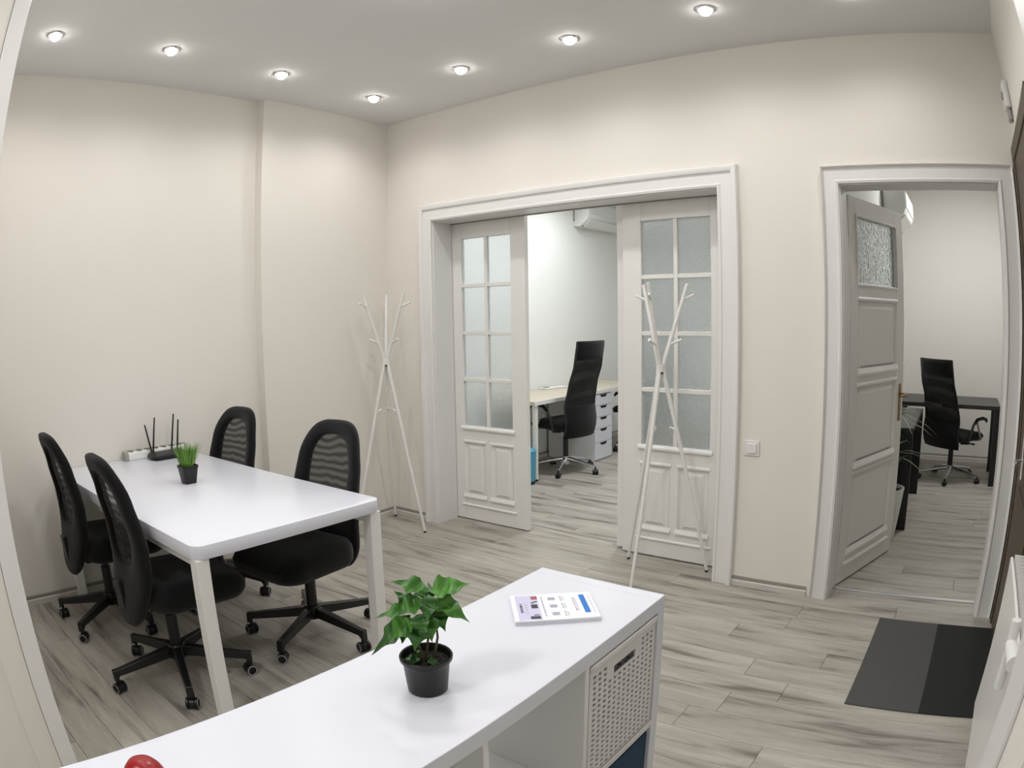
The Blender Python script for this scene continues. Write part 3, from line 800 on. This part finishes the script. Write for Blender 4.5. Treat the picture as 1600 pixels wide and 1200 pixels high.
for e0, z0, b0, e1, z1, b1, wd, nr_, dr in (
    (.014, .226, .008, .090, .240, .02, .058, (.1, -.45, .95), .03),
    (.008, .228, .010, -.060, .246, .015, .046, (-.1, -.4, .95), .02),
    (.014, .222, .004, .012, .186, -.045, .040, (0, -.7, .7), .05),
    (.018, .214, .0, .092, .186, -.02, .054, (.2, -.4, .9), .18),
    (.022, .196, .0, .044, .160, -.025, .040, (.4, -.9, .2), .10),
    (.000, .214, .0, -.048, .196, -.030, .048, (-.2, -.6, .8), .12),
    (.004, .216, .03, .050, .210, .07, .044, (.2, .2, .9), .15),
    (-.020, .190, .02, -.062, .216, .04, .034, (-.1, -.4, .9), .05),
    (-.022, .196, .0, -.096, .178, .0, .036, (0, -.35, .95), .08),
    (-.024, .186, -.01, -.100, .098, -.015, .044, (-.5, -.7, .6), -.06),
    (-.020, .184, -.02, -.062, .148, -.045, .050, (-.2, -.8, .5), .10),
    (-.006, .182, -.025, -.014, .128, -.050, .046, (0, -1, .25), .05),
    (.008, .190, -.02, .020, .146, -.045, .044, (.2, -1, .3), .06),
    (-.008, .192, -.02, .012, .172, -.055, .050, (.1, -.8, .6), .06),
    (-.030, .165, -.005, -.040, .138, -.035, .040, (-.3, -.9, .3), .06),
    (.010, .205, .02, -.020, .214, .06, .050, (0, .1, 1), .10),
    (-.010, .084, .0, -.046, .098, -.022, .022, (-.1, -.5, .9), .05),
    (.004, .088, -.01, .030, .094, -.030, .020, (.1, -.5, .9), .05),
    (-.008, .094, .0, -.020, .112, -.01, .016, (-.1, -.6, .8), .02)):
    n3 = pp(nr_[0], nr_[2]+PDZ, nr_[1])
    leaf(pp(e0, z0, b0), pp(e1, z1, b1), wd, n3, dr)

# red thing at the camera end of the shelf
rd = thing('red_jar', 'glossy dark red rounded jar at the camera end of the shelf unit', 'jar', (2.925, -3.300, KZ))
MB().lathe([(.001, .0), (.030, .0), (.034, .004), (.0355, .040), (.034, .044), (.001, .044)], 36).build('body', RED, rd)
MB().lathe([(.001, .074), (.012, .0735), (.024, .068), (.033, .057), (.0372, .047), (.0372, .0442), (.001, .0442)], 36).build('domed_lid', RED, rd)

# ------------------------------------------------------------------ on the table
gp = thing('grass_pot', 'little black pot of bright green artificial grass on the table', 'potted plant', (.775, -2.085, TZ))
MB().prism([(0, 0)]*0 or rounded_rect(.030, .030, .008, 3), 0, .001).build('pot_base', POTB, gp, smooth=0)
b = MB(); lv = [(.030, .001), (.0405, .074), (.0430, .076), (.0435, .088), (.0395, .088), (.037, .070)]
pts = None
for hw, z in lv:
    b.v += [(x, y, z) for x, y in rounded_rect(hw, hw, hw*.3, 3)]
n_ = 16
for i in range(len(lv)-1):
    for k in range(n_): b.f.append((i*n_+k, i*n_+(k+1) % n_, (i+1)*n_+(k+1) % n_, (i+1)*n_+k))
b.f.append(tuple((len(lv)-1)*n_+k for k in range(n_)))
b.build('pot', POTB, gp, smooth=30)
rb = random.Random(11); b = MB()
for k in range(190):
    a = rb.uniform(0, 2*pi); r_ = .030*sqrt(rb.random()); L_ = rb.uniform(.075, .135); sp = rb.uniform(.05, .42)
    p0 = Vector((r_*cos(a), r_*sin(a), .068)); d = Vector((cos(a)*sp, sin(a)*sp, 1)).normalized(); sd = Vector((-sin(a+rb.uniform(-1, 1)), cos(a), 0)).normalized()
    out = Vector((cos(a), sin(a), 0)); o = len(b.v)
    for t, wv in ((0, .0026), (.4, .0030), (.75, .0020), (1, .0003)):
        c = p0+d*L_*t+out*L_*.22*sp*t*t
        b.v += [tuple(c-sd*wv), tuple(c+sd*wv)]
    for i in range(3): b.f.append((o+2*i, o+2*i+1, o+2*i+3, o+2*i+2))
b.build('grass', GRASS, gp, smooth=0, kind='stuff')

ro = thing('wifi_router', 'black wireless router with four upright antennas behind the grass pot', 'router', (.064, -1.870, TZ), radians(0))
b = MB(); lv = [(.90, .004), (1., .010), (.99, .024), (.90, .034), (.45, .0365)]
for s, z in lv: b.v += [(x*s, y*s, z) for x, y in rounded_rect(.065, .115, .03, 5)]
n_ = 24
for i in range(len(lv)-1):
    for k in range(n_): b.f.append((i*n_+k, i*n_+(k+1) % n_, (i+1)*n_+(k+1) % n_, (i+1)*n_+k))
b.f += [tuple(range(n_))[::-1], tuple((len(lv)-1)*n_+k for k in range(n_))]
b.build('body', BLKP, ro, smooth=40)
for q in ((-.05, -.09), (.05, -.09), (-.05, .09), (.05, .09)): MB().lathe([(.001, 0), (.007, 0), (.007, .006), (.001, .006)], 10, c=(q[0], q[1], 0)).build('rubber_foot', BLKP, ro)
for (y0, y1, x1, zt) in ((-.075, -.108, .0, .196), (-.066, -.040, .0, .232), (.058, .088, .0, .240), (.098, .112, .01, .205)):
    an = MB().tube([(-.056, y0, .028), (-.060, y0+(y1-y0)*.1, .05), (-.060+x1, y1, zt)], [.0055, .006, .0045], 8).build('antenna', BLKP, ro)
    MB().tube([(-.06, y0, .020), (-.05, y0, .034)], .008, 8).build('antenna_joint', BLKP, an)
ps = thing('power_strip', 'white and grey socket strip lying on the table against the left wall', 'power strip', (-.035, -1.905, TZ), radians(90))
MB().prism([(-.028, .0), (.028, .0), (.030, .012), (.026, .040), (.018, .050), (-.018, .050), (-.026, .040), (-.030, .012)], -.20, .20, 'x').build('body', WPLA, ps, smooth=0, bevel=.003)
for s in (-1, 1): MB().prism([(-.031, .0), (.031, .0), (.033, .012), (.029, .043), (.020, .053), (-.020, .053), (-.029, .043), (-.033, .012)], s*.20-.012, s*.20+.012, 'x').build('end_cap', GREYP, ps, smooth=0, bevel=.003)
for k in range(7):
    x = -.165+.055*k
    so = MB().lathe([(.017, .0502), (.0235, .0502), (.0235, .054), (.017, .054)], 20, c=(x, 0, 0), close=True).build('socket', GREYP, ps)
    MB().lathe([(.001, .0503), (.017, .0503), (.017, .0506), (.001, .0506)], 18, c=(x, 0, 0)).build('socket_well', BLKP, so)

# ------------------------------------------------------------------ wall and floor things of the main room
sw = thing('light_switch', 'white square rocker light switch between the wide doorway and the single door', 'light switch', (2.748, 0, .785))
MB().box(-.041, .041, -.008, 0, -.041, .041).build('plate', WPLA, sw, smooth=0, bevel=.003)
MB().box(-.027, .027, -.015, -.008, -.027, .027).build('rocker', WPLA, sw, smooth=0, bevel=.003)
fm = thing('door_mat', 'two-tone doormat, dark grey half and black half, on the floor before the entrance door', 'mat', (3.56, -1.066, .0005))
MB().box(0, .325, 0, .902, 0, .006).build('grey_half', MATG, fm, smooth=0, bevel=.002)
MB().box(.325, .640, 0, .902, 0, .0065).build('black_half', MATB, fm, smooth=0, bevel=.002)
sn = thing('wall_sensor', 'pale grey sensor housing high on the right wall above the dark entrance door', 'sensor', (XR, -.20, 2.45))
MB().box(-.034, 0, -.06, .06, .03, .17).build('housing', WPLA, sn, smooth=0, bevel=.012)
MB().box(-.024, -.002, -.04, .04, -.03, .03).build('lower_housing', GREYP, sn, smooth=0, bevel=.01)
MB().lathe([(.001, 0), (.018, .002), (.022, .012), (.001, .012)], 16, c=(-.045, 0, .10), axis='x').build('sensor_eye', GREYP, sn)

# radiator under the right wall, nearest the camera
ra = thing('panel_radiator', 'white panel radiator on the right wall at the right edge of the photo', 'radiator', (XR-.002, -1.29, .0))
RXF = 4.100-XR  # front face
RL = 1.05
MB().box(RXF, RXF+.012, -RL, 0, .20, .752).build('front_panel', WMET, ra, smooth=0, bevel=.005)
MB().box(-.030, -.018, -RL, 0, .20, .775).build('back_panel', WMET, ra, smooth=0, bevel=.005)
fin = MB(); k = 0; yy = -.02; z0, z1 = .24, .765
poly = []
while yy > -RL+.02:
    poly.append((RXF+.014 if k % 2 == 0 else -.032, yy)); yy -= .017; k += 1
for i in range(len(poly)-1):
    (xa, ya), (xb, yb) = poly[i], poly[i+1]; o = len(fin.v)
    fin.v += [(xa, ya, z0), (xb, yb, z0), (xb, yb, z1), (xa, ya, z1), (xa, ya-.0015, z0), (xb, yb-.0015, z0), (xb, yb-.0015, z1), (xa, ya-.0015, z1)]
    fin.f += [(o, o+1, o+2, o+3), (o+4, o+7, o+6, o+5), (o+3, o+2, o+6, o+7)]
fin.build('convector_fins', WMET, ra, smooth=0, kind='stuff')
MB().box(-.050, -.012, -RL, 0, .776, .786).build('top_cover', WPLA, ra, smooth=0, bevel=.002)
for yb in (-.15, -RL+.15): MB().box(-.018, 0, yb-.015, yb+.015, .3, .7).build('wall_bracket', WMET, ra, smooth=0)
for yb in (-.05, -RL+.05):
    pv = MB().tube([(-.06, yb, .22), (-.06, yb, .0)], .009, 10).build('pipe', WMET, ra)
vb = MB().tube([(RXF-.028, -.75, .67), (RXF-.028, -.75, .845)], .014, 14).build('valve_body', WPLA, ra)
MB().tube([(RXF+.002, -.75, .72), (RXF-.028, -.75, .72)], .010, 12).build('valve_tail', WPLA, vb)
MB().tube([(RXF-.028, -.755, .785), (RXF-.024, -.80, .785), (RXF-.020, -.86, .785)], [.017, .020, .021], 18).build('thermostat_head', WPLA, vb)

# ------------------------------------------------------------------ office behind the sliding doors
dk = thing('office_desk', 'desk with pale wood top and white legs in the office behind the sliding doors', 'desk', (.0, 0, 0))
MB().box(-.262, .335, 1.40, 3.60, .700, .735).build('desk_top', OAKT, dk, smooth=0, bevel=.003)
MB().box(.335, .340, 1.40, 3.60, .700, .735).build('edge_band', LAMS, dk, smooth=0)
for x, y in ((.30, 1.46), (-.21, 1.46), (-.21, 3.5)):
    lg = MB().lathe([(.001, .02), (.024, .02), (.026, .70), (.001, .70)], 18, c=(x, y, 0)).build('leg', WMET, dk)
    MB().lathe([(.001, 0), (.020, 0), (.020, .02), (.001, .02)], 16, c=(x, y, 0)).build('foot', BLKP, lg)
dr = thing('drawer_unit', 'narrow white five-drawer unit under the office desk', 'drawers', (0, 2.47, 0))
MB().box(-.24, .315, 0, .36, .0, .695).build('body', LAMS, dr, smooth=0, bevel=.002)
zc = [.012, .19, .335, .455, .575, .690]
for a, b_ in zip(zc, zc[1:]):
    f_ = MB().box(.315, .332, .002, .358, a+.002, b_-.002).build('drawer_front', LAM, dr, smooth=0, bevel=.0015, seg=1)
    MB().prism([(.105, b_-.006), (.255, b_-.006), (.225, b_-.032), (.135, b_-.032)], .3322, .3335, 'x').build('grip_shade', GAPSHADE, f_, smooth=0)  # dark plate on the drawer front, painted shade of a finger opening
kbd = thing('desk_device', 'small white flat device lying on the office desk', 'device', (-.17, 2.48, .735), radians(80))
MB().box(-.17, .17, -.05, .05, .0, .018).build('body', WPLA, kbd, smooth=0, bevel=.005)
MB().box(-.15, -.09, -.02, .02, .018, .026).build('button_block', GREYP, kbd, smooth=0, bevel=.003)
bn = thing('waste_bin', 'light blue waste bin beside the office desk leg', 'bin', (.275, 1.335, 0))
MB().lathe([(.001, .03), (.088, .03), (.095, .20), (.098, .29), (.094, .29), (.085, .04), (.001, .04)], 28).build('body', BLUE, bn)
MB().lathe([(.001, 0), (.085, 0), (.09, .03), (.001, .03)], 28).build('base', BLKP, bn)
MB().lathe([(.086, .292), (.100, .292), (.101, .302), (.092, .312), (.060, .325), (.001, .33), (.001, .326), (.055, .32)], 28).build('lid', BLUE, bn)

def exec_chair(loc, rz, base_az, sc, label, grp):
    """tall mesh-back executive chair: headrest, loop arms, chrome star base"""
    t = thing('high_back_chair', label, 'office chair', loc, rz, grp)
    t.scale = (1, 1, sc)
    R = .325
    for k in range(5):
        a = base_az-rz+2*pi*k/5; Mz = Matrix.Rotation(a, 4, 'Z')
        lg = MB().tube([Mz @ Vector((.02, 0, .125)), Mz @ Vector((.16, 0, .105)), Mz @ Vector((R, 0, .072))], [.022, .018, .014], 10).build('leg', CHROME, t)
        p = Mz @ Vector((R, 0, 0)); caster(lg, p.x, p.y, a+radians(35*k), BLKP, False)
    MB().lathe([(.001, .07), (.034, .07), (.036, .15), (.001, .15)], 20).build('hub', CHROME, t)
    MB().lathe([(.001, .15), (.026, .15), (.026, .33), (.018, .34), (.018, .42), (.001, .42)], 20).build('gas_lift', BLKP, t)
    MB().box(-.10, .10, -.14, .13, .395, .44).build('mechanism', BLKP, t, smooth=0, bevel=.012)
    MB().tube([(.09, .05, .41), (.2, .06, .40), (.25, .065, .40)], [.007, .007, .011], 8).build('height_lever', BLKP, t)
    cushion('seat', BLKF, t, .255, .245, .43, .525, .03, .10, .03)
    MB().box(-.19, .19, .215, .27, .425, .47).build('front_roll', BLKF, t, smooth=60, bevel=.02, seg=3)
    prof = [(.36, -.215), (.50, -.245), (.66, -.225), (.85, -.265), (1.05, -.33), (1.26, -.36)]
    def wf(z): return smooth_interp([(.36, .225), (.60, .225), (.90, .205), (1.26, .200)], z)
    b = MB(); nz, nx = 30, 10
    def surf(side, th):
        for i in range(nz+1):
            z = .37+(1.24-.37)*i/nz
            for j in range(nx+1):
                u = -1+2*j/nx; x = wf(z)*u
                b.v.append((x, smooth_interp(prof, z)+.05*u*u+side*th*(1-.6*abs(u)**4), z))
    # lower pad, net and headrest are separate parts of the back
    def strip(nm, z0, z1, m, th, n=10):
        bb = MB(); P = []
        for side in (1, -1):
            for i in range(n+1):
                z = z0+(z1-z0)*i/n
                for j in range(nx+1):
                    u = -1+2*j/nx
                    e = 1-.75*abs(u)**6; e *= 1-.6*abs(2*i/n-1)**8
                    bb.v.append((wf(z)*u, smooth_interp(prof, z)+.05*u*u+side*th*e, z))
        w_ = nx+1; o = (n+1)*w_
        for i in range(n):
            for j in range(nx):
                q = (i*w_+j, i*w_+j+1, (i+1)*w_+j+1, (i+1)*w_+j)
                bb.f.append(q); bb.f.append(tuple(x+o for x in q[::-1]))
        rim = [j for j in range(w_)]+[i*w_+nx for i in range(1, n+1)]+[n*w_+j for j in range(nx-1, -1, -1)]+[i*w_ for i in range(n-1, 0, -1)]
        for a_, c_ in zip(rim, rim[1:]+rim[:1]): bb.f.append((c_, a_, a_+o, c_+o))
        return bb.build(nm, m, t, smooth=50)
    strip('lower_back_pad', .36, .66, BLKF, .022)
    strip('back_net', .655, 1.10, NET2, .003, 14)
    hr = strip('headrest', 1.09, 1.265, BLKF, .030, 8)
    for s in (-1, 1):
        MB().tube([(s*wf(z)*.985, smooth_interp(prof, z)+.05, z) for z in [.40+.86*i/14 for i in range(15)]], .011, 8).build('back_rail', BLKP, t)
        MB().tube([(s*.20, -.10, .42), (s*.285, -.09, .43), (s*.295, -.07, .52), (s*.292, -.03, .61), (s*.285, .04, .66), (s*.28, .14, .668), (s*.28, .20, .65), (s*.28, .215, .625)], [.012, .013, .013, .014, .018, .018, .017, .012], 10).build('armrest', BLKP, t)
        MB().tube([(s*.21, .14, .43), (s*.28, .13, .45), (s*.288, .07, .56), (s*.285, .03, .655)], .011, 8).build('arm_strut', GREYP, t)
    return t
exec_chair((.30, 1.967, 0), radians(83), radians(-70), 1.0, 'tall black mesh executive chair with headrest at the pale wood office desk', 'tall black mesh chairs')
exec_chair((.42, 3.34, 0), radians(100), radians(-50), 1.0, 'tall black mesh executive chair half hidden by the right sliding door', 'tall black mesh chairs')
exec_chair((3.79, 3.28, 0), radians(-38), radians(-96), .895, 'tall black mesh executive chair with headrest in the room behind the single door', 'tall black mesh chairs')

def air_con(name, label, loc, rz, L=.86):
    t = thing(name, label, 'air conditioner', loc, rz)   # local: x along the wall, -y out of the wall
    prof = [(0, 0), (0, .29), (-.14, .29), (-.185, .275), (-.205, .24), (-.205, .12), (-.185, .075), (-.09, .0)]
    MB().prism([(a, b) for a, b in prof], 0, L, 'x').build('housing', WPLA, t, smooth=40, bevel=.006)
    MB().prism([(-.2065, .125), (-.2065, .262), (-.212, .258), (-.212, .13)], .012, L-.012, 'x').build('front_cover', WPLA, t, smooth=0, bevel=.002)
    MB().prism([(-.191, .072), (-.105, .000), (-.110, -.006), (-.197, .066)], .05, L-.05, 'x').build('louvre', WPLA, t, smooth=0)
    MB().prism([(-.098, -.001), (-.088, -.001), (-.088, .004), (-.098, .004)], .03, L-.03, 'x').build('outlet_shade', GAPSHADE, t, smooth=0)  # solid dark strip in place of the shaded air slot
    for s in (0, L):
        MB().box(s-.003, s+.003, -.02, -.002, .06, .26).build('side_seam', GREYP, t, smooth=0)
    return t
air_con('air_conditioner', 'white wall air conditioner high on the office wall behind the sliding doors', (-.27, 3.06, 2.50), radians(90))
air_con('air_conditioner', 'white wall air conditioner behind the top corner of the open single door', (3.195, 2.15, 2.235), radians(90), .8)

# ------------------------------------------------------------------ room behind the single door
d2k = thing('dark_desk', 'black-brown desk against the far wall of the room behind the single door', 'desk', (0, 0, 0))
MB().box(3.21, 4.27, 3.05, 3.80, .695, .732).build('desk_top', DARKD, d2k, smooth=0, bevel=.003)
for x, y in ((4.235, 3.09), (4.235, 3.76), (3.25, 3.76)):
    MB().box(x-.028, x+.028, y-.028, y+.028, 0, .695).build('leg', BLKM, d2k, smooth=0, bevel=.003)
d3k = thing('side_desk', 'black desk end panel standing behind the open single door', 'desk', (0, 0, 0))
MB().box(3.20, 3.512, 1.44, 1.475, 0, .70).build('end_panel', BLKM, d3k, smooth=0, bevel=.003)
MB().box(3.20, 3.512, 1.44, 2.60, .70, .732).build('desk_top', DARKD, d3k, smooth=0, bevel=.003)
MB().box(3.20, 3.512, 2.565, 2.60, 0, .70).build('end_panel', BLKM, d3k, smooth=0, bevel=.003)
plp = thing('potted_palm', 'spiky green plant in a white floor pot behind the open single door', 'potted plant', (3.365, 1.215, 0))
MB().lathe([(.001, 0), (.085, 0), (.090, .01), (.128, .345), (.130, .36), (.122, .36), (.118, .33), (.001, .33)], 32).build('pot', WPLA, plp)
MB().lathe([(.001, .331), (.117, .331), (.117, .336), (.001, .338)], 24).build('soil', SOIL, plp)
MB().tube([(0, 0, .33), (.01, .01, .6), (.005, .02, .86)], [.012, .010, .008], 10).build('stem', STEM, plp)
rp = random.Random(21)
for k in range(44):
    a = rp.uniform(0, 2*pi); up = rp.uniform(.0, 1.4); L_ = rp.uniform(.26, .40); zb = rp.choice((.45, .58, .70, .80, .86))
    p0 = Vector((.005, 0.02, zb)); o = Vector((cos(a), sin(a), 0)); sd = Vector((-sin(a), cos(a), 0)); b = MB()
    for t, wv in ((0, .004), (.2, .009), (.45, .0095), (.75, .006), (1, .0006)):
        c = p0+(o*1.0+Z_*up).normalized()*L_*t - Z_*L_*.5*t*t
        if c.z < .40: c.z = .40
        if c.z < .77: c.y = min(c.y, .20)
        c.x = max(c.x, -.155)
        if c.y < -.05 or c.x < 0: c.x = max(c.x, -.05+.30*c.y)
        b.v += [tuple(c-sd*wv), tuple(c+sd*wv), tuple(c-Z_*.001)]
    for i in range(4):
        for j in range(3): b.f.append((3*i+j, 3*i+(j+1) % 3, 3*i+3+(j+1) % 3, 3*i+3+j))
    b.build('blade', PLANTD, plp, smooth=0)
